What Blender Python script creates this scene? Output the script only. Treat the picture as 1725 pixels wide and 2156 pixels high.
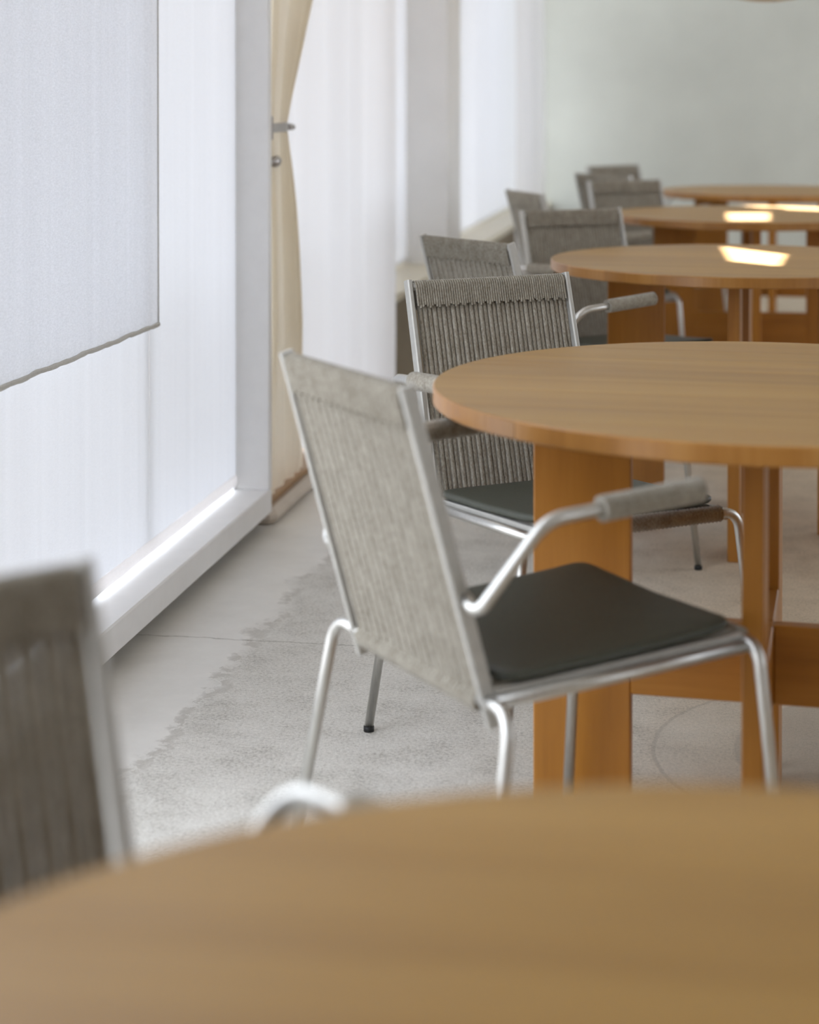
import bpy, math, random
from mathutils import Vector, Matrix

random.seed(7)
PI = math.pi
scene = bpy.context.scene
for o in list(bpy.data.objects):
    bpy.data.objects.remove(o, do_unlink=True)
COL = scene.collection

# ------------------------------------------------------------------ camera
FPX, W_PX, H_PX, CY = 3964.26, 1725.0, 2156.0, 250.27
CAM_H, YAW, PITCH = 1.1722, 0.1699, 0.0139
cd = bpy.data.cameras.new('camera')
cd.sensor_fit = 'HORIZONTAL'
cd.sensor_width = 36.0
cd.lens = 36.0 * FPX / W_PX
cd.shift_y = -(H_PX / 2 - CY) / W_PX
cd.clip_start = 0.02
cd.clip_end = 200
cd.dof.use_dof = True
cd.dof.focus_distance = 3.65
cd.dof.aperture_fstop = 3.4
cam = bpy.data.objects.new('camera', cd)
cam.location = (0, 0, CAM_H)
cam.rotation_euler = (PI / 2 - PITCH, 0, YAW)
COL.objects.link(cam)
scene.camera = cam

# ------------------------------------------------------------------ world, sun, exposure
world = bpy.data.worlds.new('sky')
scene.world = world
world.use_nodes = True
wn = world.node_tree
wn.nodes['Background'].inputs['Color'].default_value = (0.885, 0.95, 1.055, 1)
wn.nodes['Background'].inputs['Strength'].default_value = 2.4

SUN_TO = Vector((0.0, -0.577, -1.0)).normalized()     # high sun from beyond the back wall
sd = bpy.data.lights.new('sun', 'SUN')
sd.energy = 22.0
sd.angle = math.radians(0.8)
sd.color = (1.0, 0.95, 0.91)
sun = bpy.data.objects.new('sun', sd)
sun.rotation_euler = SUN_TO.to_track_quat('-Z', 'Y').to_euler()
sun.location = (1, 16, 12)
COL.objects.link(sun)

vs = scene.view_settings
vs.view_transform = 'Standard'
vs.look = 'None'
vs.exposure = 0.78
vs.gamma = 1.0
vs.use_curve_mapping = False
try:
    scene.cycles.use_denoising = True
    scene.cycles.max_bounces = 10
    scene.cycles.diffuse_bounces = 6
    scene.cycles.transmission_bounces = 6
    scene.cycles.sample_clamp_indirect = 8.0
    scene.cycles.caustics_reflective = False
    scene.cycles.caustics_refractive = False
except Exception:
    pass


# ------------------------------------------------------------------ material helpers
def new_mat(name):
    m = bpy.data.materials.new(name)
    m.use_nodes = True
    nt = m.node_tree
    return m, nt, nt.nodes['Principled BSDF']


def node(nt, typ, **kw):
    n = nt.nodes.new(typ)
    for k, v in kw.items():
        if k == 'inp':
            for a, b in v.items():
                n.inputs[a].default_value = b
        else:
            setattr(n, k, v)
    return n


def link(nt, a, b):
    nt.links.new(a, b)


def coords(nt, scale=(1, 1, 1), rot=(0, 0, 0), loc=(0, 0, 0)):
    tc = node(nt, 'ShaderNodeTexCoord')
    mp = node(nt, 'ShaderNodeMapping')
    mp.inputs['Scale'].default_value = scale
    mp.inputs['Rotation'].default_value = rot
    mp.inputs['Location'].default_value = loc
    link(nt, tc.outputs['Object'], mp.inputs['Vector'])
    return mp.outputs['Vector']


def ramp(nt, fac, stops):
    r = node(nt, 'ShaderNodeValToRGB')
    el = r.color_ramp.elements
    while len(el) < len(stops):
        el.new(0.5)
    for e, (p, c) in zip(el, stops):
        e.position = p
        e.color = c if len(c) == 4 else (*c, 1)
    link(nt, fac, r.inputs['Fac'])
    return r.outputs['Color']


def mixc(nt, fac, a, b, mode='MIX'):
    m = node(nt, 'ShaderNodeMix', data_type='RGBA', blend_type=mode)
    for sock, v in ((m.inputs[0], fac), (m.inputs[6], a), (m.inputs[7], b)):
        if hasattr(v, 'is_linked'):
            link(nt, v, sock)
        elif isinstance(v, (int, float)):
            sock.default_value = v
        else:
            sock.default_value = (*v, 1) if len(v) == 3 else v
    return m.outputs[2]


def math_n(nt, op, a, b=0.0, clamp=False):
    m = node(nt, 'ShaderNodeMath', operation=op)
    m.use_clamp = clamp
    for i, v in enumerate((a, b)):
        if hasattr(v, 'is_linked'):
            link(nt, v, m.inputs[i])
        else:
            m.inputs[i].default_value = v
    return m.outputs[0]


def bump(nt, bsdf, h, strength=0.2, dist=0.002):
    b = node(nt, 'ShaderNodeBump')
    b.inputs['Strength'].default_value = strength
    b.inputs['Distance'].default_value = dist
    link(nt, h, b.inputs['Height'])
    link(nt, b.outputs['Normal'], bsdf.inputs['Normal'])


def noise(nt, vec, scale, detail=4, rough=0.55):
    n = node(nt, 'ShaderNodeTexNoise')
    n.inputs['Scale'].default_value = scale
    n.inputs['Detail'].default_value = detail
    n.inputs['Roughness'].default_value = rough
    link(nt, vec, n.inputs['Vector'])
    return n.outputs['Fac']


def mat_wood(name, dark, mid, light, axis=0, rough=0.42, var=0.25):
    m, nt, b = new_mat(name)
    sc = [14, 14, 14]
    sc[axis] = 0.9
    vec = coords(nt, tuple(sc))
    oi = node(nt, 'ShaderNodeObjectInfo')
    add = node(nt, 'ShaderNodeVectorMath', operation='ADD')
    comb = node(nt, 'ShaderNodeCombineXYZ')
    off = math_n(nt, 'MULTIPLY', oi.outputs['Random'], 37.0)
    for i in range(3):
        link(nt, off, comb.inputs[i])
    link(nt, vec, add.inputs[0])
    link(nt, comb.outputs[0], add.inputs[1])
    g = noise(nt, add.outputs[0], 1.0, 5, 0.6)
    fine = noise(nt, add.outputs[0], 9.0, 3, 0.6)
    s = math_n(nt, 'ADD', math_n(nt, 'MULTIPLY', g, 0.75), math_n(nt, 'MULTIPLY', fine, 0.25))
    c = ramp(nt, s, [(0.30, dark), (0.5, mid), (0.72, light)])
    v = math_n(nt, 'ADD', math_n(nt, 'MULTIPLY', oi.outputs['Random'], var), 1 - var / 2)
    vv = node(nt, 'ShaderNodeCombineColor')
    for i in range(3):
        link(nt, v, vv.inputs[i])
    c = mixc(nt, 1.0, c, vv.outputs[0], 'MULTIPLY')
    link(nt, c, b.inputs['Base Color'])
    rr = math_n(nt, 'ADD', math_n(nt, 'MULTIPLY', fine, 0.15), rough - 0.07)
    link(nt, rr, b.inputs['Roughness'])
    bump(nt, b, fine, 0.12, 0.001)
    return m


def mat_plain(name, col, rough=0.5, metal=0.0, nscale=30, nvar=0.06, bstr=0.05, bdist=0.001, spec=0.5):
    m, nt, b = new_mat(name)
    vec = coords(nt)
    n = noise(nt, vec, nscale)
    lo = tuple(max(0, c * (1 - nvar)) for c in col)
    hi = tuple(min(1, c * (1 + nvar)) for c in col)
    link(nt, ramp(nt, n, [(0.3, lo), (0.7, hi)]), b.inputs['Base Color'])
    b.inputs['Roughness'].default_value = rough
    b.inputs['Metallic'].default_value = metal
    b.inputs['Specular IOR Level'].default_value = spec
    bump(nt, b, n, bstr, bdist)
    return m


def mat_metal(name):
    m, nt, b = new_mat(name)
    vec = coords(nt, (400, 400, 20))
    n = noise(nt, vec, 1.0, 2)
    link(nt, ramp(nt, n, [(0.2, (0.52, 0.51, 0.48)), (0.8, (0.66, 0.65, 0.62))]), b.inputs['Base Color'])
    b.inputs['Metallic'].default_value = 1.0
    link(nt, math_n(nt, 'ADD', math_n(nt, 'MULTIPLY', n, 0.12), 0.32), b.inputs['Roughness'])
    return m


def mat_rope(name, lo, hi):
    m, nt, b = new_mat(name)
    base = coords(nt, (1, 1, 0.45))
    oi = node(nt, 'ShaderNodeObjectInfo')
    av = node(nt, 'ShaderNodeVectorMath', operation='ADD')
    cb = node(nt, 'ShaderNodeCombineXYZ')
    ofs = math_n(nt, 'MULTIPLY', oi.outputs['Random'], 23.0)
    for i in range(3):
        link(nt, ofs, cb.inputs[i])
    link(nt, base, av.inputs[0])
    link(nt, cb.outputs[0], av.inputs[1])
    vec = av.outputs[0]
    n = noise(nt, vec, 420, 3, 0.7)
    n2 = noise(nt, vec, 60, 3, 0.6)
    s = math_n(nt, 'ADD', math_n(nt, 'MULTIPLY', n, 0.7), math_n(nt, 'MULTIPLY', n2, 0.3))
    link(nt, ramp(nt, s, [(0.36, lo), (0.66, hi)]), b.inputs['Base Color'])
    b.inputs['Roughness'].default_value = 0.95
    b.inputs['Specular IOR Level'].default_value = 0.15
    b.inputs['Sheen Weight'].default_value = 0.25
    b.inputs['Sheen Roughness'].default_value = 0.5
    bump(nt, b, n, 0.6, 0.002)
    return m


def mat_cloth(name, col, trans=0.6, weave=0.10, wscale=900, streak=0.08, gap=0.0):
    """thin woven cloth: part of the light scatters back, part passes through"""
    m, nt, b = new_mat(name)
    nt.nodes.remove(b)
    out = nt.nodes['Material Output']
    vec = coords(nt, (1, 1, 0.35))
    vec2 = coords(nt, (1, 1, 0.02))
    vec3 = coords(nt, (0.6, 0.25, 1))
    n = noise(nt, vec, wscale, 2, 0.6)
    st = noise(nt, vec2, 16, 3, 0.6)
    th = noise(nt, vec3, 330, 3, 0.7)
    k = math_n(nt, 'ADD', math_n(nt, 'MULTIPLY', math_n(nt, 'SUBTRACT', n, 0.5), weave),
               math_n(nt, 'MULTIPLY', math_n(nt, 'SUBTRACT', st, 0.5), streak))
    k = math_n(nt, 'ADD', k, math_n(nt, 'MULTIPLY', math_n(nt, 'SUBTRACT', th, 0.5), weave * 1.2))
    k = math_n(nt, 'ADD', k, 1.0)
    vv = node(nt, 'ShaderNodeCombineColor')
    for i in range(3):
        link(nt, k, vv.inputs[i])
    c = mixc(nt, 1.0, col, vv.outputs[0], 'MULTIPLY')
    d = node(nt, 'ShaderNodeBsdfDiffuse')
    t = node(nt, 'ShaderNodeBsdfTranslucent')
    link(nt, c, d.inputs['Color'])
    link(nt, c, t.inputs['Color'])
    bp = node(nt, 'ShaderNodeBump')
    bp.inputs['Strength'].default_value = 0.15
    bp.inputs['Distance'].default_value = 0.001
    link(nt, th, bp.inputs['Height'])
    link(nt, bp.outputs[0], d.inputs['Normal'])
    mx = node(nt, 'ShaderNodeMixShader')
    mx.inputs[0].default_value = trans
    link(nt, d.outputs[0], mx.inputs[1])
    link(nt, t.outputs[0], mx.inputs[2])
    last = mx.outputs[0]
    if gap:
        tr = node(nt, 'ShaderNodeBsdfTransparent')
        m2 = node(nt, 'ShaderNodeMixShader')
        m2.inputs[0].default_value = gap
        link(nt, last, m2.inputs[1])
        link(nt, tr.outputs[0], m2.inputs[2])
        last = m2.outputs[0]
    link(nt, last, out.inputs['Surface'])
    return m


def mat_floor():
    m, nt, b = new_mat('concrete_floor')
    vec = coords(nt)
    sep = node(nt, 'ShaderNodeSeparateXYZ')
    link(nt, vec, sep.inputs[0])
    X, Y = sep.outputs[0], sep.outputs[1]
    big = noise(nt, vec, 1.6, 4, 0.6)
    mid = noise(nt, vec, 9.0, 5, 0.65)
    fine = noise(nt, vec, 150, 3, 0.7)
    grit = noise(nt, vec, 420, 2, 0.7)
    edge = noise(nt, vec, 4.0, 6, 0.72)
    # worn, gritty zone starts about 0.2 m from the window base, ragged edge
    xw = math_n(nt, 'ADD', X, math_n(nt, 'MULTIPLY', math_n(nt, 'SUBTRACT', edge, 0.5), 0.22))
    worn = node(nt, 'ShaderNodeMapRange')
    worn.inputs['From Min'].default_value = -1.03
    worn.inputs['From Max'].default_value = -0.985
    link(nt, xw, worn.inputs['Value'])
    worn = worn.outputs[0]
    base = ramp(nt, mid, [(0.25, (0.70, 0.68, 0.635)), (0.75, (0.80, 0.78, 0.735))])
    rough_c = ramp(nt, math_n(nt, 'ADD', math_n(nt, 'MULTIPLY', fine, 0.6), math_n(nt, 'MULTIPLY', mid, 0.4)),
                   [(0.34, (0.34, 0.32, 0.28)), (0.47, (0.60, 0.58, 0.53)), (0.66, (0.78, 0.76, 0.71))])
    c = mixc(nt, worn, base, rough_c)
    # screed browner further into the room, partly warm wood bounce put into colour
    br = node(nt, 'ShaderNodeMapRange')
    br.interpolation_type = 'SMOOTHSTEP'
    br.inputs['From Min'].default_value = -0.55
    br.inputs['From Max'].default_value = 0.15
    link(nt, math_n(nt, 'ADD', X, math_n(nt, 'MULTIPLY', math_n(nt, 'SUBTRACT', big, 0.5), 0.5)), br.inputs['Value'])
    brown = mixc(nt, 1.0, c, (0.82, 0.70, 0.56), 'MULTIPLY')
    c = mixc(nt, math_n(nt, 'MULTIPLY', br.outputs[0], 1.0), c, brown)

    # round grinding marks left in the screed
    def disc(cx, cy, r, soft):
        dx = math_n(nt, 'SUBTRACT', X, cx)
        dy = math_n(nt, 'SUBTRACT', Y, cy)
        d = math_n(nt, 'SQRT', math_n(nt, 'ADD', math_n(nt, 'MULTIPLY', dx, dx), math_n(nt, 'MULTIPLY', dy, dy)))
        d = math_n(nt, 'ADD', d, math_n(nt, 'MULTIPLY', math_n(nt, 'SUBTRACT', edge, 0.5), 0.012))
        return d
    d1 = disc(0.265, 3.39, 0, 0)
    d2 = disc(0.363, 3.40, 0, 0)

    def inside(d, r, w):
        mr = node(nt, 'ShaderNodeMapRange')
        mr.inputs['From Min'].default_value = r + w
        mr.inputs['From Max'].default_value = r
        link(nt, d, mr.inputs['Value'])
        return mr.outputs[0]
    in1, in2 = inside(d1, 0.40, 0.006), inside(d2, 0.355, 0.006)
    c = mixc(nt, math_n(nt, 'MULTIPLY', in1, 0.30), c, (0.56, 0.53, 0.47))
    c = mixc(nt, math_n(nt, 'MULTIPLY', in2, 0.5), c, (0.32, 0.285, 0.24))
    ring = math_n(nt, 'SUBTRACT', inside(d1, 0.405, 0.003), inside(d1, 0.397, 0.003), True)
    c = mixc(nt, math_n(nt, 'MULTIPLY', ring, 0.28), c, (0.18, 0.16, 0.13))

    # dark specks
    sp = math_n(nt, 'MULTIPLY', math_n(nt, 'GREATER_THAN', grit, 0.63), worn)
    c = mixc(nt, math_n(nt, 'MULTIPLY', sp, 0.62), c, (0.14, 0.12, 0.09))
    # hairline joint across the slab at y = 3.90
    yy = math_n(nt, 'ADD', math_n(nt, 'SUBTRACT', Y, 3.90),
                math_n(nt, 'MULTIPLY', math_n(nt, 'SUBTRACT', noise(nt, vec, 16, 4, 0.7), 0.5), 0.03))
    cr = math_n(nt, 'LESS_THAN', math_n(nt, 'ABSOLUTE', yy), 0.0022)
    cr = math_n(nt, 'MULTIPLY', cr, math_n(nt, 'LESS_THAN', X, -0.72))
    # ragged lip along the worn edge
    lip = math_n(nt, 'MULTIPLY', math_n(nt, 'MULTIPLY', worn, math_n(nt, 'SUBTRACT', 1.0, worn)), 4.0)
    lip = math_n(nt, 'MULTIPLY', lip, math_n(nt, 'GREATER_THAN', mid, 0.5))
    c = mixc(nt, math_n(nt, 'MULTIPLY', lip, 0.35), c, (0.22, 0.19, 0.14))
    c = mixc(nt, math_n(nt, 'MULTIPLY', cr, 0.6), c, (0.16, 0.14, 0.10))
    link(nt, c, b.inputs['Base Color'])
    rg = math_n(nt, 'ADD', math_n(nt, 'MULTIPLY', worn, 0.12), math_n(nt, 'ADD', 0.36, math_n(nt, 'MULTIPLY', mid, 0.12)))
    link(nt, rg, b.inputs['Roughness'])
    h = math_n(nt, 'ADD', math_n(nt, 'MULTIPLY', fine, math_n(nt, 'MULTIPLY', worn, 0.8)),
               math_n(nt, 'ADD', math_n(nt, 'MULTIPLY', mid, 0.25), math_n(nt, 'MULTIPLY', worn, -0.7)))
    h = math_n(nt, 'SUBTRACT', h, math_n(nt, 'MULTIPLY', cr, 0.6))
    bump(nt, b, h, 0.35, 0.004)
    return m


M = {}
M['top'] = mat_wood('oiled_oak_top', (0.275, 0.136, 0.024), (0.355, 0.190, 0.035), (0.43, 0.245, 0.055), 0, 0.40, 0.16)
M['frame_z'] = mat_wood('oiled_oak_upright', (0.29, 0.108, 0.009), (0.37, 0.148, 0.015), (0.45, 0.195, 0.027), 2, 0.42, 0.16)
M['frame_x'] = mat_wood('oiled_oak_stretcher', (0.29, 0.108, 0.009), (0.37, 0.148, 0.015), (0.45, 0.195, 0.027), 0, 0.42, 0.16)
M['frame_y'] = mat_wood('oiled_oak_cross_stretcher', (0.29, 0.108, 0.009), (0.37, 0.148, 0.015), (0.45, 0.195, 0.027), 1, 0.42, 0.16)
M['edge'] = mat_wood('oak_end_grain_edge', (0.30, 0.125, 0.024), (0.39, 0.175, 0.038), (0.48, 0.24, 0.065), 2, 0.30, 0.35)
M['wood_strip'] = mat_wood('door_sill_wood', (0.25, 0.14, 0.06), (0.36, 0.21, 0.09), (0.45, 0.28, 0.13), 1, 0.5)
M['metal'] = mat_metal('satin_steel')
M['post'] = mat_plain('matte_steel_post', (0.50, 0.49, 0.455), 0.55, 0.5, 60, 0.06)
M['bracket'] = mat_plain('grey_bracket_metal', (0.42, 0.40, 0.385), 0.38, 0.7, 80, 0.08)
M['rope'] = mat_rope('taupe_paper_cord', (0.210, 0.181, 0.138), (0.47, 0.438, 0.372))
M['pad'] = mat_plain('dark_olive_leather', (0.056, 0.060, 0.044), 0.5, 0.0, 260, 0.25, 0.12, 0.0008)
M['rubber'] = mat_plain('black_rubber', (0.012, 0.012, 0.012), 0.6)
M['white'] = mat_plain('white_paint', (0.88, 0.875, 0.87), 0.38, 0.0, 20, 0.02)
M['ceiling'] = mat_plain('ceiling_white', (0.78, 0.77, 0.74), 0.8, 0.0, 8, 0.03)
M['wall_g'] = mat_plain('grey_green_plaster', (0.585, 0.60, 0.545), 0.75, 0.0, 1.6, 0.07, 0.03, 0.004)
M['wall_w'] = mat_plain('pale_wall_plaster', (0.83, 0.82, 0.80), 0.7, 0.0, 3, 0.04)
M['lower'] = mat_plain('brown_panel', (0.20, 0.155, 0.095), 0.6, 0.0, 9, 0.15)
M['sill'] = mat_plain('cream_sill', (0.66, 0.60, 0.46), 0.4, 0.0, 12, 0.05)
M['plinth'] = mat_plain('pale_threshold', (0.60, 0.53, 0.45), 0.55, 0.0, 14, 0.08)
M['ground'] = mat_plain('pavement', (0.13, 0.13, 0.13), 0.85, 0.0, 5, 0.15)
M['shade'] = mat_cloth('linen_shade', (0.865, 0.88, 0.915), 0.183, 0.10, 900, 0.10)
M['shade2'] = mat_cloth('open_weave_linen_shade', (0.86, 0.868, 0.89), 0.56, 0.30, 700, 0.16, 0.35)
M['hem'] = mat_cloth('linen_hem', (0.90, 0.88, 0.87), 0.42, 0.10, 900, 0.05)
M['hemdark'] = mat_cloth('rolled_linen_edge', (0.70, 0.69, 0.65), 0.25, 0.25, 600, 0.05)
M['sheer'] = mat_cloth('white_sheer', (0.89, 0.89, 0.905), 0.158, 0.05, 900, 0.06)
M['sheer_far'] = mat_cloth('rear_shade_cloth', (0.87, 0.88, 0.91), 0.147, 0.05, 900, 0.10)
M['sheer_corner'] = mat_cloth('corner_sheer', (0.92, 0.915, 0.91), 0.55, 0.05, 900, 0.06, 0.12)
M['cream'] = mat_cloth('cream_curtain_cloth', (0.86, 0.80, 0.68), 0.60, 0.06, 900, 0.08)
M['paper'] = mat_plain('honey_wood_veneer', (0.62, 0.42, 0.20), 0.5, 0.0, 20, 0.12)
M['floor'] = mat_floor()


# ------------------------------------------------------------------ mesh helpers
class MB:
    def __init__(s):
        s.v, s.f, s.sm = [], [], []

    def add(s, vs, fs, smooth=False):
        o = len(s.v)
        s.v += [tuple(v) for v in vs]
        s.f += [tuple(i + o for i in f) for f in fs]
        s.sm += [smooth] * len(fs)
        return s

    def box(s, x0, x1, y0, y1, z0, z1, bev=0.0):
        if bev <= 0:
            v = [(x, y, z) for z in (z0, z1) for y in (y0, y1) for x in (x0, x1)]
            f = [(0, 2, 3, 1), (4, 5, 7, 6), (0, 1, 5, 4), (2, 6, 7, 3), (0, 4, 6, 2), (1, 3, 7, 5)]
            return s.add(v, f)
        b = min(bev, (x1 - x0) / 2.01, (y1 - y0) / 2.01, (z1 - z0) / 2.01)
        # chamfered box as stacked rings
        def ring(ix, z):
            return [(x0 + ix + b, y0 + ix, z), (x1 - ix - b, y0 + ix, z), (x1 - ix, y0 + ix + b, z), (x1 - ix, y1 - ix - b, z),
                    (x1 - ix - b, y1 - ix, z), (x0 + ix + b, y1 - ix, z), (x0 + ix, y1 - ix - b, z), (x0 + ix, y0 + ix + b, z)]
        rs = [ring(b * 0.9, z0), ring(0, z0 + b), ring(0, z1 - b), ring(b * 0.9, z1)]
        v = [p for r in rs for p in r]
        f = [tuple(reversed(range(8)))]
        for k in range(3):
            for i in range(8):
                j = (i + 1) % 8
                f.append((k * 8 + i, k * 8 + j, (k + 1) * 8 + j, (k + 1) * 8 + i))
        f.append(tuple(range(24, 32)))
        return s.add(v, f)

    def bar(s, a, b, w, d, xdir=(1, 0, 0)):
        """rectangular bar from a to b; w along xdir, d across; chamfered"""
        a, b = Vector(a), Vector(b)
        t = (b - a).normalized()
        x = Vector(xdir)
        x = (x - t * x.dot(t)).normalized()
        y = t.cross(x)
        c = min(w, d) * 0.22
        prof = [(-w / 2 + c, -d / 2), (w / 2 - c, -d / 2), (w / 2, -d / 2 + c), (w / 2, d / 2 - c),
                (w / 2 - c, d / 2), (-w / 2 + c, d / 2), (-w / 2, d / 2 - c), (-w / 2, -d / 2 + c)]
        v = [p + x * q[0] + y * q[1] for p in (a, b) for q in prof]
        f = [tuple(reversed(range(8))), tuple(range(8, 16))]
        f += [(i, (i + 1) % 8, 8 + (i + 1) % 8, 8 + i) for i in range(8)]
        return s.add(v, f)

    def tube(s, pts, r, n=10, caps=True):
        """r: number or list of radii"""
        pts = [Vector(p) for p in pts]
        rr = r if isinstance(r, (list, tuple)) else [r] * len(pts)
        tang = []
        for i in range(len(pts)):
            a = pts[max(0, i - 1)]
            b = pts[min(len(pts) - 1, i + 1)]
            tang.append((b - a).normalized())
        t = tang[0]
        ref = Vector((0, 0, 1)) if abs(t.z) < 0.9 else Vector((1, 0, 0))
        u = t.cross(ref).normalized()
        v, f = [], []
        for i, p in enumerate(pts):
            t = tang[i]
            u = (u - t * u.dot(t)).normalized()
            w = t.cross(u)
            for k in range(n):
                a = 2 * PI * k / n
                v.append(p + (u * math.cos(a) + w * math.sin(a)) * rr[i])
        for i in range(len(pts) - 1):
            for k in range(n):
                j = (k + 1) % n
                f.append((i * n + k, i * n + j, (i + 1) * n + j, (i + 1) * n + k))
        s.add(v, f, True)
        if caps:
            o = len(s.v) - len(v)
            s.f.append(tuple(o + k for k in reversed(range(n))))
            s.f.append(tuple(o + (len(pts) - 1) * n + k for k in range(n)))
            s.sm += [False, False]
        return s

    def lathe(s, prof, n=32, cx=0, cy=0):
        v, f = [], []
        for r, z in prof:
            for k in range(n):
                a = 2 * PI * k / n
                v.append((cx + r * math.cos(a), cy + r * math.sin(a), z))
        for i in range(len(prof) - 1):
            for k in range(n):
                j = (k + 1) % n
                f.append((i * n + k, i * n + j, (i + 1) * n + j, (i + 1) * n + k))
        return s.add(v, f, True)

    def grid(s, fn, nu, nv, smooth=True):
        v = [fn(i / nu, j / nv) for j in range(nv + 1) for i in range(nu + 1)]
        f = [(j * (nu + 1) + i, j * (nu + 1) + i + 1, (j + 1) * (nu + 1) + i + 1, (j + 1) * (nu + 1) + i)
             for j in range(nv) for i in range(nu)]
        return s.add(v, f, smooth)

    def mesh(s, name, mat):
        me = bpy.data.meshes.new(name)
        me.from_pydata(s.v, [], s.f)
        me.polygons.foreach_set('use_smooth', s.sm)
        me.materials.append(mat)
        me.update()
        return me

    def build(s, name, mat, parent=None):
        return obj(name, s.mesh(name, mat), parent)


def obj(name, me, parent=None):
    o = bpy.data.objects.new(name, me)
    COL.objects.link(o)
    if parent:
        o.parent = parent
    return o


def empty(name, loc=(0, 0, 0), rz=0.0):
    o = bpy.data.objects.new(name, None)
    o.location = loc
    o.rotation_euler = (0, 0, rz)
    o.empty_display_size = 0.1
    COL.objects.link(o)
    return o


def tag(o, label=None, cat=None, group=None, kind=None):
    if label:
        o['label'] = label
    if cat:
        o['category'] = cat
    if group:
        o['group'] = group
    if kind:
        o['kind'] = kind
    return o


def copy_tree(o, parent=None):
    c = o.copy()
    COL.objects.link(c)
    c.parent = parent
    for ch in list(o.children):
        copy_tree(ch, c)
    return c


def fillet(pts, rads, n=7):
    """round the inner corners of a polyline"""
    pts = [Vector(p) for p in pts]
    out = [pts[0]]
    for i in range(1, len(pts) - 1):
        p, a, b = pts[i], pts[i - 1], pts[i + 1]
        r = rads[i - 1]
        u, w = (a - p), (b - p)
        la, lb = u.length, w.length
        u.normalize()
        w.normalize()
        ang = u.angle(w)
        d = min(r / math.tan(ang / 2), la * 0.48, lb * 0.48)
        rr = d * math.tan(ang / 2)
        c = p + (u + w).normalized() * (rr / math.sin(ang / 2))
        s, e = p + u * d, p + w * d
        vs_, ve = s - c, e - c
        tot = vs_.angle(ve)
        for k in range(n + 1):
            t = k / n
            q = (vs_ * math.sin((1 - t) * tot) + ve * math.sin(t * tot)) / math.sin(tot)
            out.append(c + q)
    out.append(pts[-1])
    return out


# ------------------------------------------------------------------ the room
XF = -1.222           # room face of the window frame
XR, Y0, Y1, ZC = 4.6, -2.6, 12.9, 3.1

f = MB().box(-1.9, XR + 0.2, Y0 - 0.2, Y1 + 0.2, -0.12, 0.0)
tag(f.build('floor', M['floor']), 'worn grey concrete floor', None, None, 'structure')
def ceiling_mesh():
    # slab with three unseen openings added to shape the sun patches; each hole is a skewed quad inside a rectangular cell
    dy = 0.577 * (ZC - 0.7265)
    mb = MB()
    x0, x1, ya, yb = -1.9, XR + 0.2, Y0 - 0.2, Y1 + 0.2
    quads = [[(-0.03, 5.55), (-0.002, 5.05), (0.118, 4.93), (0.146, 5.30)],
             [(-0.02, 7.10), (-0.012, 6.64), (0.126, 6.66), (0.137, 7.13)],
             [(-0.01, 7.62), (0.16, 7.36), (0.42, 7.22), (0.46, 7.62)]]
    rows = [(4.85, 5.65), (6.55, 7.17), (7.17, 7.72)]
    y = ya
    for q, (r0, r1) in zip(quads, rows):
        r0, r1 = r0 + dy, r1 + dy
        if r0 > y + 1e-6:
            mb.box(x0, x1, y, r0, ZC, ZC + 0.03)
        mb.box(x0, -0.2, r0, r1, ZC, ZC + 0.03)
        mb.box(0.6, x1, r0, r1, ZC, ZC + 0.03)
        q = [(px, py + dy) for px, py in q]
        rect = [(-0.2, r1), (-0.2, r0), (0.6, r0), (0.6, r1)]
        for i in range(4):
            j = (i + 1) % 4
            pl = [rect[i], rect[j], q[j], q[i]]
            v = [(*p, ZC) for p in pl] + [(*p, ZC + 0.03) for p in pl]
            mb.add(v, [(3, 2, 1, 0), (4, 5, 6, 7)] + [(k, (k + 1) % 4, 4 + (k + 1) % 4, 4 + k) for k in range(4)])
        y = r1
    mb.box(x0, x1, y, yb, ZC, ZC + 0.03)
    return mb
tag(ceiling_mesh().build('ceiling', M['ceiling']), 'white ceiling', None, None, 'structure')
tag(MB().box(-1.9, XR + 0.2, Y1, Y1 + 0.2, 0, ZC).build('wall_back', M['wall_g']), 'plain grey green back wall', None, None, 'structure')
tag(MB().box(-1.9, XR + 0.2, Y0 - 0.2, Y0, 0, ZC).build('wall_front', M['wall_w']), 'pale wall behind the camera', None, None, 'structure')

# right wall with unseen windows added to fill the room with skylight
wr = MB()
ys = Y0
wins = [(-1.0, 0.6), (4.6, 6.4), (7.4, 12.2)]
for a, b in wins:
    wr.box(XR, XR + 0.2, ys, a, 0, ZC)
    wr.box(XR, XR + 0.2, a, b, 0, 0.8)
    wr.box(XR, XR + 0.2, a, b, 2.5, ZC)
    ys = b
wr.box(XR, XR + 0.2, ys, Y1, 0, ZC)
tag(wr.build('wall_right', M['wall_w']), 'pale right wall with added fill light windows', None, None, 'structure')

# left wall: solid parts around the window openings
XO = -1.50
wl = MB()
wl.box(XO, XF, Y0, 0.6, 0, ZC)                      # before the first window
wl.box(XO, -1.42, 0.6, 4.93, 0, 0.04)               # recessed base under the frame
wl.box(XO, XF - 0.01, 0.6, 4.93, 3.0, ZC)           # above the first window
wl.box(XO, -1.34, 4.93, 6.66, 3.0, ZC)             # above the curtained door
wl.box(XO, -1.34, 4.93, 6.66, 2.12, 2.18)           # door head, unseen opening above added for skylight
wl.box(XO, -1.345, 6.66, 6.80, 0.425, ZC)           # jamb post by the door
wl.box(XO, XF, 8.10, 8.50, 0.425, ZC)               # pier
wl.box(XO, -1.36, Y1 - 0.1, Y1, 0.425, ZC)           # end of the wall
wl.box(-1.46, -1.44, 6.80, 8.10, 2.10, 2.16)         # rear window heads, unseen openings above added for more skylight
wl.box(-1.46, -1.44, 8.50, Y1 - 0.1, 2.10, 2.16)
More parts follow.
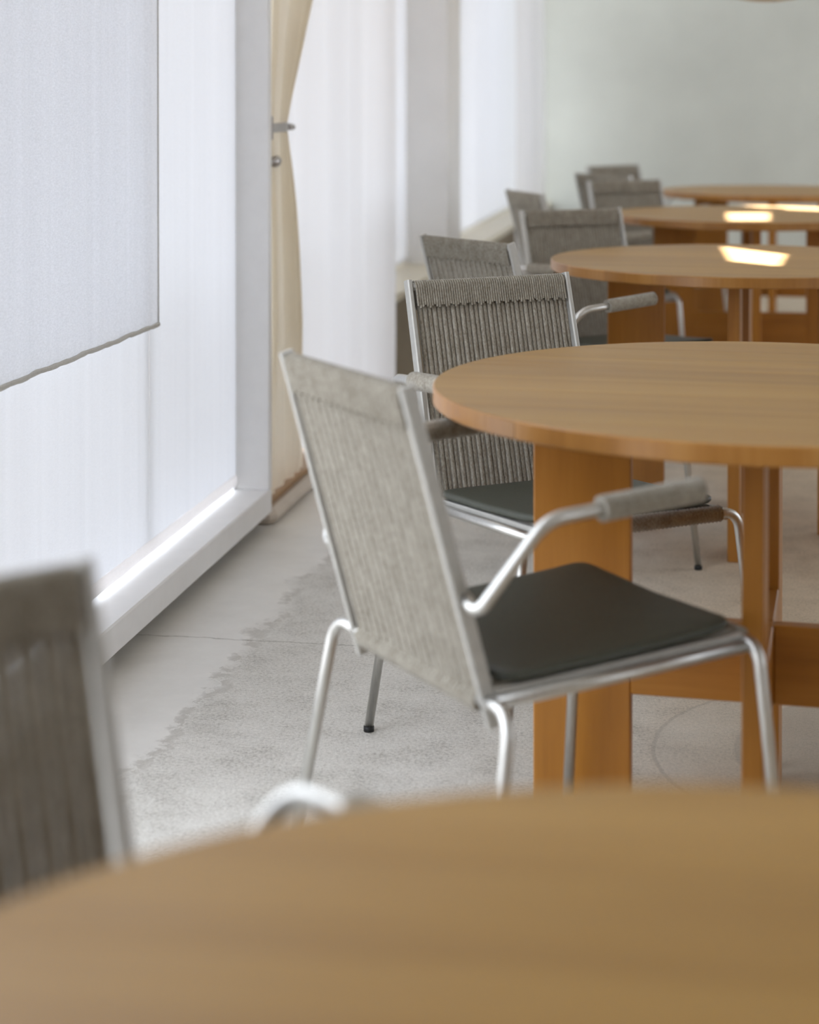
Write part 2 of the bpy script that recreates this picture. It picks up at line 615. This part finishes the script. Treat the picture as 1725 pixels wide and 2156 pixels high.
wl.box(-1.46, -1.44, 6.80, 8.10, 3.0, ZC)
wl.box(-1.46, -1.44, 8.50, Y1 - 0.1, 3.0, ZC)
wlo = wl.build('wall_left', M['wall_w'])
tag(wlo, 'white window wall with a pier', None, None, 'structure')

tag(MB().box(XO, -1.235, 6.66, Y1, 0, 0.395).build('wall_left_parapet', M['lower']), 'low brown wall under the rear windows', None, None, 'structure')
tag(MB().box(XO, XF, 6.655, Y1, 0.395, 0.425, 0.004).build('trim_1', M['sill']), 'cream window sill board', None, None, 'structure')

# threshold of the curtained door
tag(MB().box(-1.56, -1.212, 4.936, 6.65, 0, 0.046, 0.018).build('trim_2', M['plinth']), 'pale rounded door threshold', None, None, 'structure')
tag(MB().box(-1.40, -1.235, 4.936, 6.65, 0.046, 0.062, 0.004).build('trim_3', M['wood_strip']), 'wooden sill rail under the curtains', None, None, 'structure')

# window 1: deep white box frame
w1 = empty('window_1', (XF, 4.93, 0.04))
tag(w1, 'tall window in a deep white box frame', None, None, 'structure')
def rel(mb, name, mat, root):
    o = mb.build(name, mat, root)
    o.location = (-root.location[0], -root.location[1], -root.location[2])
    return o
rel(MB().box(XO, XF, 0.6, 4.93, 0.04, 0.105, 0.004), 'sill_rail', M['white'], w1)
rel(MB().box(XO, XF, 4.902, 4.93, 0.105, 3.0, 0.003), 'jamb', M['white'], w1)
rel(MB().box(XO, XF, 0.6, 0.63, 0.105, 3.0, 0.003), 'jamb', M['white'], w1)
rel(MB().box(-1.345, -1.3145, 4.885, 4.902, 0.105, 3.0, 0.002), 'bead', M['white'], w1)
rel(MB().box(-1.40, -1.32, 2.94, 3.0, 0.105, 2.96, 0.003), 'mullion', M['white'], w1)  # nearer bay, out of view, left unshaded to add skylight
rel(MB().box(-1.35, -1.3165, 4.1245, 4.1330, 0.145, 1.86, 0.001), 'joint_light_block', M['bracket'], w1)  # hidden bar added behind the shade joint to block light and darken it
rel(MB().box(-1.40, -1.26, 0.63, 4.902, 1.86, 1.90, 0.003), 'transom_rail', M['white'], w1)  # opening above, out of view, added to let in more skylight
rel(MB().box(XO, XF, 0.63, 4.902, 2.96, 3.0, 0.003), 'head_rail', M['white'], w1)
# rear windows: slim frames
for k, (a, b) in enumerate(((6.80, 8.10), (8.50, Y1 - 0.1))):
    w = empty('window_%d' % (k + 2), (-1.47, a, 0.425))
    tag(w, 'rear window with slim pale frame', None, None, 'structure')
    for (p, q, z0, z1) in ((a, a + 0.03, 0.425, 2.1), (b - 0.03, b, 0.425, 2.1)):
        rel(MB().box(-1.49, -1.45, p, q, z0, z1, 0.002), 'jamb', M['white'], w)
    rel(MB().box(-1.49, -1.45, a + 0.03, b - 0.03, 0.425, 0.455, 0.002), 'sill_rail', M['white'], w)
    rel(MB().box(-1.49, -1.45, a + 0.03, b - 0.03, 2.07, 2.10, 0.002), 'head_rail', M['white'], w)

# ground outside
tag(MB().box(-40, -1.9, -20, 40, -0.25, -0.15).build('ground', M['ground']), 'grey pavement outside', None, None, 'structure')
tag(MB().box(XR + 0.2, 40, -20, 40, -0.25, -0.15).build('ground', M['ground']), 'grey pavement outside', None, None, 'structure')


# ------------------------------------------------------------------ shades and curtains
def h1(t, seed):
    return sum(math.sin(t * k * 2.3 + seed * (i + 1.7)) / (i + 1.2) for i, k in enumerate((1.0, 2.7, 6.1, 11.3)))


def shade(name, x, ya, yb, za, zb, mat, seed, amp, hem_h, hem_mat, label, hem_r=0.0):
    root = empty(name, (x, yb, za))
    tag(root, label, 'window shade', 'linen shades in the front window')

    def fn(u, v):
        y = ya + (yb - ya) * u
        z = za + hem_h + (zb - za - hem_h) * v
        e = min(1.0, 12 * min(u, 1 - u) + 0.15)
        return (amp * e * h1(y * 9, seed) * (0.75 + 0.25 * math.sin(z * 1.3 + y * 3)) , y - yb, z - za)
    MB().grid(fn, 160, 14).build('cloth', mat, root)
    if hem_r:
        pts = [((0.25 * amp) * h1((ya + (yb - ya) * i / 60) * 9, seed) + 0.001, (ya - yb) * (1 - i / 60),
                hem_r + 0.0016 * math.sin(i * 0.7 + seed) * math.sin(i * 0.23)) for i in range(61)]
        MB().tube(pts, [hem_r * (1 + 0.18 * math.sin(i * 1.9) * math.sin(i * 0.41)) for i in range(61)], 8).build('rolled_edge', hem_mat, root)
        MB().tube([(0.0005, 0, 0.004 + (zb - za - 0.004) * k / 12) for k in range(13)], 0.0022, 6).build('side_hem', hem_mat, root)
    else:
        def hf(u, v):
            a = v * 2 * PI
            y = (ya - yb) * (1 - u)
            return (0.0045 * math.cos(a) + 0.002 * h1((y + yb) * 5, seed) * 0.4, y, hem_h / 2 + (hem_h / 2 + 0.001) * math.sin(a))
        MB().grid(hf, 60, 12).build('hem_pocket', hem_mat, root)
    return root


XS = -1.312
shade('roller_shade', XS, 4.1300, 4.892, 0.117, 1.86, M['shade'], 1.3, 0.0012, 0.030, M['hem'],
      'smooth white shade filling the window side nearest the cream curtain')
shade('roller_shade', XS, 2.95, 4.1300, 0.117, 1.86, M['shade'], 4.1, 0.0022, 0.030, M['hem'],
      'long white shade with a wide bottom hem, hanging behind the shorter one')
shade('short_shade', XS + 0.024, 2.95, 4.121, 0.640, 1.86, M['shade2'], 2.2, 0.0028, 0.008, M['hemdark'],
      'shorter textured linen shade with a rolled lower edge ending at mid window', 0.0052)

for (nm, a, b, lab, sd_) in (('roller_shade', 6.805, 8.098, 'white shade between the white curtain and the pier', 3.3),
                             ('roller_shade', 8.502, 12.35, 'far white shade above the cream sill beyond the pier', 5.2)):  # far shade stops early; hidden bare end added to backlight the corner curtain
    rt = empty(nm, (-1.405, b, 0.43))
    tag(rt, lab, 'window shade', 'shades of the rear windows')
    MB().grid(lambda u, v: (0.003 * h1((a + (b - a) * u) * 6, sd_), (a - b) * (1 - u), 0.02 + 1.66 * v), 90, 6).build('cloth', M['sheer_far'], rt)
    MB().box(-0.006, 0.006, a - b, 0, 0.0, 0.022, 0.003).build('bottom_bar', M['white'], rt)


def curtain_sheet(name, label, mat, fn, nu, nv, org, group=None):
    root = MB().grid(lambda u, v: tuple(p - q for p, q in zip(fn(u, v), org)), nu, nv).build(name, mat)
    root.location = org
    return tag(root, label, 'curtain', group)


def white_fn(ya, yb, x, za, zb, nf, amp, sd_, dxe=0.0):
    def fn(u, v):
        ph = nf * 2 * PI * (u + 0.03 * math.sin(u * 17 + sd_) + 0.012 * math.sin(v * 4 + u * 9))
        a = amp * (0.75 + 0.4 * math.sin(u * 11 + sd_)) * (1.05 - 0.25 * v)
        return (x + dxe * max(0, (u - 0.35) / 0.65) + a * math.sin(ph) + 0.008 * math.sin(u * 5 + sd_), ya + (yb - ya) * u + 0.35 * a * math.cos(ph), za + (zb - za) * v)
    return fn


curtain_sheet('curtain', 'long white sheer curtain hanging behind the tied back cream curtain', M['sheer'],
              white_fn(4.97, 6.62, -1.318, 0.070, 2.12, 6.5, 0.022, 1.0, 0.125), 220, 20, (-1.318, 6.6, 0.070), 'white curtains')
curtain_sheet('curtain', 'white curtain hanging in the far corner next to the grey green wall', M['sheer_corner'],
              white_fn(10.35, 11.93, -1.195, 0.10, 2.12, 6.5, 0.018, 2.6), 160, 12, (-1.195, 11.95, 0.10), 'white curtains')


def cream_fn(u, v):
    z = 0.068 + 2.05 * v
    zp = 1.077
    if z > zp:
        t = (z - zp)
        w = 0.235 + 1.10 * t ** 1.15 * (1.0 if t < 0.6 else 1.0)
        w = min(w, 0.235 + 1.10 * 0.62 ** 1.15 + (t - 0.62) * 0.15) if t > 0.62 else w
    else:
        t = (zp - z)
        w = 0.235 + 0.26 * (1 - math.exp(-t * 2.3))
    pin = math.exp(-((z - zp) / 0.16) ** 2)
    ph = 2 * PI * 5 * (u + 0.04 * math.sin(u * 7))
    a = 0.026 * (1 - 0.45 * pin) * (0.8 + 0.35 * math.sin(u * 9 + 1)) * (0.4 + 0.6 * min(1, 8 * min(u, 1 - u) + 0.3))
    a *= 0.3 + 0.7 * min(1.0, (z - 0.06) / 0.45)
    x = -1.250 + a * math.sin(ph) + 0.012 * pin * math.sin(u * PI)
    y = 4.945 + w * u + 0.25 * a * math.cos(ph) - 0.004
    return (x, max(4.936, y), z)


curtain_sheet('curtain', 'cream curtain gathered by a metal holdback beside the white frame', M['cream'],
              cream_fn, 150, 60, (-1.25, 5.0, 0.068))

# curtain holdback on the side of the frame
hb = empty('curtain_holdback', (-1.235, 4.93, 1.077))
tag(hb, 'grey metal holdback clasping the cream curtain', 'holdback')
MB().box(-0.03, 0.016, 0.0, 0.006, -0.032, 0.032, 0.002).build('mounting_plate', M['bracket'], hb)
bnd = MB()
bnd.box(0.010, 0.016, 0.006, 0.155, -0.0125, 0.0125, 0.0015)
bnd.build('arm', M['bracket'], hb)
MB().box(0.009, 0.018, 0.155, 0.170, -0.0135, 0.0135, 0.0015).build('collar', M['metal'], hb)
MB().tube([(0.0135, 0.170, 0), (0.0135, 0.205, 0), (0.0135, 0.235, -0.001), (0.0135, 0.25, -0.002), (0.0135, 0.257, -0.002)],
          [0.0095, 0.0095, 0.009, 0.0065, 0.002], 14).build('tip', M['bracket'], hb)

kn = empty('frame_knob', (-1.236, 4.93, 0.984))
tag(kn, 'small round metal knob on the frame below the holdback', 'knob')
def ylathe(prof, n=20):
    mb = MB()
    v, fc = [], []
    for r, y in prof:
        for k in range(n):
            a = 2 * PI * k / n
            v.append((r * math.cos(a), y, r * math.sin(a)))
    for i in range(len(prof) - 1):
        for k in range(n):
            j = (k + 1) % n
            fc.append((i * n + j, i * n + k, (i + 1) * n + k, (i + 1) * n + j))
    return mb.add(v, fc, True)
ylathe([(0.0, 0.0), (0.009, 0.0), (0.0075, 0.012), (0.006, 0.03), (0.006, 0.062)]).build('stem', M['bracket'], kn)
ylathe([(0.006, 0.058), (0.0145, 0.066), (0.0165, 0.082), (0.0165, 0.10), (0.013, 0.118), (0.006, 0.126), (0.0, 0.128)]).build('head', M['bracket'], kn)


# ------------------------------------------------------------------ tables
R_T, Z_T, TH = 0.5068, 0.7265, 0.027


def make_table():
    root = empty('round_table')
    tt = MB().lathe([(0, Z_T - TH - 0.006), (R_T - 0.06, Z_T - TH - 0.006), (R_T - 0.055, Z_T - TH - 0.0005), (0, Z_T - TH - 0.0005)], 48)
    top = tt.build('tabletop', M['frame_x'], root)
    cuts = [-R_T, -0.395, -0.27, -0.135, -0.02, 0.12, 0.235, 0.36, R_T]
    g = 0.0004
    for i in range(len(cuts) - 1):
        a, b = cuts[i] + g, cuts[i + 1] - g
        a, b = max(a, -R_T + 1e-4), min(b, R_T - 1e-4)
        n = 26
        ta, tb = math.asin(a / R_T), math.asin(b / R_T)
        right = [(R_T * math.cos(ta + (tb - ta) * k / n), R_T * math.sin(ta + (tb - ta) * k / n)) for k in range(n + 1)]
        left = [(-x, y) for x, y in reversed(right)]
        poly = right + left
        m = len(poly)
        ch = 0.0022
        def inset(p):
            x, y = p
            r = math.hypot(x, y)
            k = (R_T - ch) / R_T if r > R_T - 1e-3 else 1
            return (x * k, y * k)
        lo = [(x, y, Z_T - TH + ch) for x, y in poly]
        lo0 = [(*inset(p), Z_T - TH) for p in poly]
        hi = [(x, y, Z_T - ch) for x, y in poly]
        hi2 = [(*inset(p), Z_T) for p in poly]
        v = lo0 + lo + hi + hi2
        fs = [tuple(reversed(range(m))), tuple(range(3 * m, 4 * m))]
        mb = MB()
        for k in range(m):
            j = (k + 1) % m
            for l in range(3):
                fs.append((l * m + k, l * m + j, (l + 1) * m + j, (l + 1) * m + k))
        mb.add(v, fs)
        pk = mb.build('plank', M['top'], top)
        pk.data.materials.append(M['edge'])
        for pi, pol in enumerate(pk.data.polygons):
            if pi >= 2:
                pol.material_index = 1
    ro, ri, t = 0.70 * R_T, 0.40 * R_T, 0.0145
    zt = Z_T - TH - 0.006
    MB().box(-ro, -ri, -t, t, 0, zt, 0.002).build('leg', M['frame_z'], root)
    MB().box(ri, ro, -t, t, 0, zt, 0.002).build('leg', M['frame_z'], root)
    MB().box(-t, t, -ro, -ri, 0, zt, 0.002).build('leg', M['frame_z'], root)
    MB().box(-t, t, ri, ro, 0, zt, 0.002).build('leg', M['frame_z'], root)
    z0, z1 = 0.242, 0.363
    zm = (z0 + z1) / 2
    sx = MB().box(-ri, -t, -t, t, z0, z1, 0.002)
    sx.box(t, ri, -t, t, z0, z1, 0.002).box(-t, t, -t, t, zm + 0.0005, z1, 0.001)
    sx.build('stretcher', M['frame_x'], root)
    sy = MB().box(-t, t, -ri, -t, z0, z1, 0.002)
    sy.box(-t, t, t, ri, z0, z1, 0.002).box(-t, t, -t, t, z0, zm - 0.0005, 0.001)
    sy.build('stretcher', M['frame_y'], root)
    return root


tables = [((0.04, 0.72), 2, 'blurred round wooden table filling the bottom foreground'),
          ((0.050, 2.916), -3.5, 'round oak table behind the foreground one, nearest fully visible top'),
          ((0.023, 5.105), -3.0, 'round oak table in the middle of the row with a bright sunlit patch'),
          ((0.067, 7.05), 3, 'second farthest round oak table with glare along its far side'),
          ((0.183, 8.75), -2, 'farthest round oak table, in front of the grey green wall')]
proto_t = make_table()
for i, ((x, y), rz, lab) in enumerate(tables):
    o = proto_t if i == 0 else copy_tree(proto_t)
    o.location = (x, y, 0)
    o.rotation_euler = (0, 0, math.radians(rz))
    tag(o, lab, 'table', 'round tables in a row')


# ------------------------------------------------------------------ armchairs
def make_chair():
    root = empty('armchair')
    wf, zf, wr_, zr, D = 0.206, 0.449, 0.2208, 0.431, 0.3965
    TR = 0.0085
    # legs
    glide = MB().tube([(0, 0, 0), (0, 0, 0.010)], 0.0098, 10).mesh('glide', M['rubber'])
    for s in (-1, 1):
        foot = (s * 0.268, 0.015, 0.009)
        p = fillet([(s * (wf - 0.05), 0, zf), (s * (wf + 0.006), 0, zf), foot], [0.034])
        lg = MB().tube(p, TR, 10).build('leg', M['metal'], root)
        g = obj('glide', glide, lg)
        g.location = (foot[0], foot[1], 0)
        foot = (s * 0.271, -0.465, 0.009)
        p = fillet([(s * 0.165, -0.392, 0.424), (s * 0.236, -0.396, 0.428), foot], [0.034])
        lg = MB().tube(p, TR, 10).build('leg', M['metal'], root)
        g = obj('glide', glide, lg)
        g.location = (foot[0], foot[1], 0)
    # rails
    fr = MB().tube([(-wf + 0.05, 0, zf), (wf - 0.05, 0, zf)], TR, 10).build('front_rail', M['metal'], root)
    n = 2 * 44
    L = wf - 0.032
    MB().tube([(-L + 2 * L * i / n, 0, zf) for i in range(n + 1)], [0.0128 if i % 2 else 0.0148 for i in range(n + 1)], 10).build('cord_wrap', M['rope'], fr)
    MB().tube([(-0.166, -0.392, 0.424), (0.166, -0.392, 0.424)], TR, 10).build('rear_rail', M['metal'], root)
    for s in (-1, 1):
        MB().tube([(s * 0.192, -0.004, 0.443), (s * 0.192, -0.2, 0.434), (s * 0.186, -0.392, 0.424)], TR, 10).build('side_rail', M['metal'], root)
    # backrest
    bt = lambda s: Vector((s * 0.1715, -0.503, 0.8206))
    bb = lambda s: Vector((s * 0.1755, -0.382, 0.392))
    bk = MB()
    for s in (-1, 1):
        bk.bar(bb(s), bt(s), 0.010, 0.020)
    d = (bt(1) - bb(1)).normalized()
    topc = bt(1) - d * 0.012
    bk.tube([(-0.168, topc.y, topc.z), (0.168, topc.y, topc.z)], 0.0075, 8)
    lowc = bb(1) + d * 0.030
    bk.tube([(-0.172, lowc.y, lowc.z), (0.172, lowc.y, lowc.z)], 0.0075, 8)
    back = bk.build('backrest', M['post'], root)
    nrm = Vector((0, d.z, -d.y))          # towards the sitter
    # cords
    NC = 33
    cr = 0.0047
    ln_ = (topc - lowc).length
    cord_me = MB().tube([(0, 0, 0), (0, 0, 0.42 * ln_), (0, 0, ln_)], cr, 7, False).mesh('cord', M['rope'])
    rot = Vector((0, 0, 1)).rotation_difference(d)
    for i in range(NC):
        x = -0.1575 + 0.315 * i / (NC - 1)
        off = 0.0007 if i % 2 else -0.0007
        c = obj('cord', cord_me, back)
        c.location = Vector((x, lowc.y, lowc.z)) + nrm * off
        c.rotation_mode = 'QUATERNION'
        c.rotation_quaternion = rot
    # loops over the top bar, front and back strands
    lp = MB()
    NL = 66
    for i in range(NL):
        x = -0.160 + 0.320 * i / (NL - 1)
        drop = 0.040 + 0.003 * math.sin(i * 1.7)
        pts = []
        rr = 0.0095
        for (aa, tt) in ((1, drop), (1, drop * 0.5)):
            pts.append(Vector((x, topc.y, topc.z)) - d * tt + nrm * rr * aa)
        for k in range(5):
            a = PI * k / 4
            pts.append(Vector((x, topc.y, topc.z)) + nrm * rr * math.cos(a) + d * rr * math.sin(a))
        for (aa, tt) in ((-1, drop * 0.5), (-1, drop)):
            pts.append(Vector((x, topc.y, topc.z)) - d * tt + nrm * rr * aa)
        lp.tube(pts, 0.0024, 5, False)
    lp.build('top_cord_loops', M['rope'], back)
    # bottom loops
    lb = MB()
    for i in range(NC):
        x = -0.1575 + 0.315 * i / (NC - 1)
        pts = []
        for k in range(7):
            a = PI * 0.5 + 2 * PI * k / 6
            pts.append(Vector((x, lowc.y, lowc.z)) + nrm * 0.0118 * math.cos(a) + d * 0.0118 * math.sin(a))
        lb.tube(pts, 0.0049, 5, False)
    lb.build('lower_cord_loops', M['rope'], back)
    # arms
    for s in (-1, 1):
        pts = [(s * 0.176, -0.424, 0.556), (s * 0.206, -0.424, 0.544), (s * 0.268, -0.366, 0.664), (s * 0.268, -0.143, 0.677)]
        p = fillet(pts, [0.022, 0.045], 8)
        a_ = MB().tube(p, TR, 10).build('arm', M['metal'], root)
        m = 2 * 20
        g0, g1 = Vector((s * 0.268, -0.287, 0.6687)), Vector((s * 0.268, -0.139, 0.6772))
        MB().tube([g0 + (g1 - g0) * (i / m) for i in range(m + 1)], [0.0148 if i % 2 else 0.0166 for i in range(m + 1)], 12).build('armrest_grip', M['rope'], a_)
    # seat webbing
    sw = MB()
    for i in range(30):
        x = -0.165 + 0.33 * i / 29
        o = 0.004 if i % 2 else -0.002
        sw.tube([(x * 0.98, -0.392, 0.429 + o), (x, -0.2, 0.4355 + o), (x, 0, 0.457 + o * 0.4)], 0.0042, 5, False)
    sw.build('seat_webbing', M['rope'], root)
    # flat seat bars between rails and pad
    for s in (-1, 1):
        MB().bar((s * 0.176, -0.385, 0.4335), (s * 0.180, -0.004, 0.4535), 0.012, 0.010).build('seat_bar', M['post'], root)
    # leather seat pad
    def outline(k, grow=0.0):
        a = 2 * PI * k / 48
        e = 0.16
        cx, sy_ = math.cos(a), math.sin(a)
        x = (0.182 + grow) * math.copysign(abs(cx) ** e, cx)
        y = -0.190 + (0.180 + grow) * math.copysign(abs(sy_) ** e, sy_)
        return x, y
    def zpad(x, y):
        return 0.4415 + 0.048 * (y + 0.37) + 0.009 * max(0, (y + 0.10) / 0.1) * max(0, (abs(x) - 0.08) / 0.1)
    ringsp = [(0.001, 0.012), (0.35, 0.0125), (0.7, 0.0125), (0.93, 0.0125), (0.985, 0.0115), (1.0, 0.008), (1.0, 0.003), (0.985, 0.0), (0.7, 0.0), (0.001, 0.0)]
    v, fs = [], []
    for k_, dz in ringsp:
        for k in range(48):
            x, y = outline(k)
            x, y = x * k_, -0.190 + (y + 0.190) * k_
            v.append((x, y, zpad(x, y) + dz))
    for i in range(len(ringsp) - 1):
        for k in range(48):
            j = (k + 1) % 48
            fs.append((i * 48 + k, i * 48 + j, (i + 1) * 48 + j, (i + 1) * 48 + k))
    fs = [tuple(reversed(q)) for q in fs]
    MB().add(v, fs, True).build('seat_pad', M['pad'], root)
    return root


chairs = [((-0.0963, 2.6661), -0.9022, 'rope-backed steel armchair seen from behind, nearest to the white window frame'),
          ((-0.161, 3.167), -2.504, 'sharply focused rope armchair facing forward behind the nearest full table'),
          ((-0.226, 0.888), -2.31, 'blurred brown rope armchair cut off at the lower left corner'),
          ((-0.2834, 4.8428), -0.766, 'pale rope armchair back tilted just behind the sharply focused armchair'),
          ((-0.180, 5.28), -2.50, 'brown rope armchair facing forward behind the table with the sunlit patch'),
          ((-0.280, 6.88), -1.10, 'small pale armchair back in front of the far white curtain'),
          ((-0.115, 7.20), -2.47, 'blurred brown rope armchair behind the second farthest table'),
          ((-0.200, 8.48), -0.77, 'pale armchair seen from behind at the farthest table'),
          ((-0.190, 8.82), -2.28, 'rearmost armchair, dark top bar just showing before the back wall')]
proto_c = make_chair()
for i, ((x, y), a, lab) in enumerate(chairs):
    o = proto_c if i == 0 else copy_tree(proto_c)
    o.location = (x, y, 0)
    o.rotation_euler = (0, 0, a)
    tag(o, lab, 'chair', 'rope armchairs at the tables')

# ------------------------------------------------------------------ pendant lamp over the farthest table
pl = empty('pendant_lamp', (0.155, 8.75, 1.588))
tag(pl, 'honey coloured rounded pendant lamp at the top edge', 'pendant lamp')
prof = []
for k in range(15):
    a = -PI / 2 + (PI * 0.92) * k / 14
    prof.append((max(0.0, 0.30 * math.cos(a)), 0.16 + 0.16 * math.sin(a)))
MB().lathe(prof, 40).build('lamp_shade', M['paper'], pl)
MB().lathe([(0.0, 0.34), (0.05, 0.335), (0.05, 0.305), (0.0, 0.30)], 20).build('cap', M['bracket'], pl)
MB().tube([(0, 0, 0.33), (0, 0, ZC - 1.588 - 0.02)], 0.003, 6).build('cord', M['rubber'], pl)
MB().lathe([(0.0, ZC - 1.588 - 0.025), (0.05, ZC - 1.588 - 0.025), (0.05, ZC - 1.588), (0.0, ZC - 1.588)], 20).build('canopy', M['bracket'], pl)
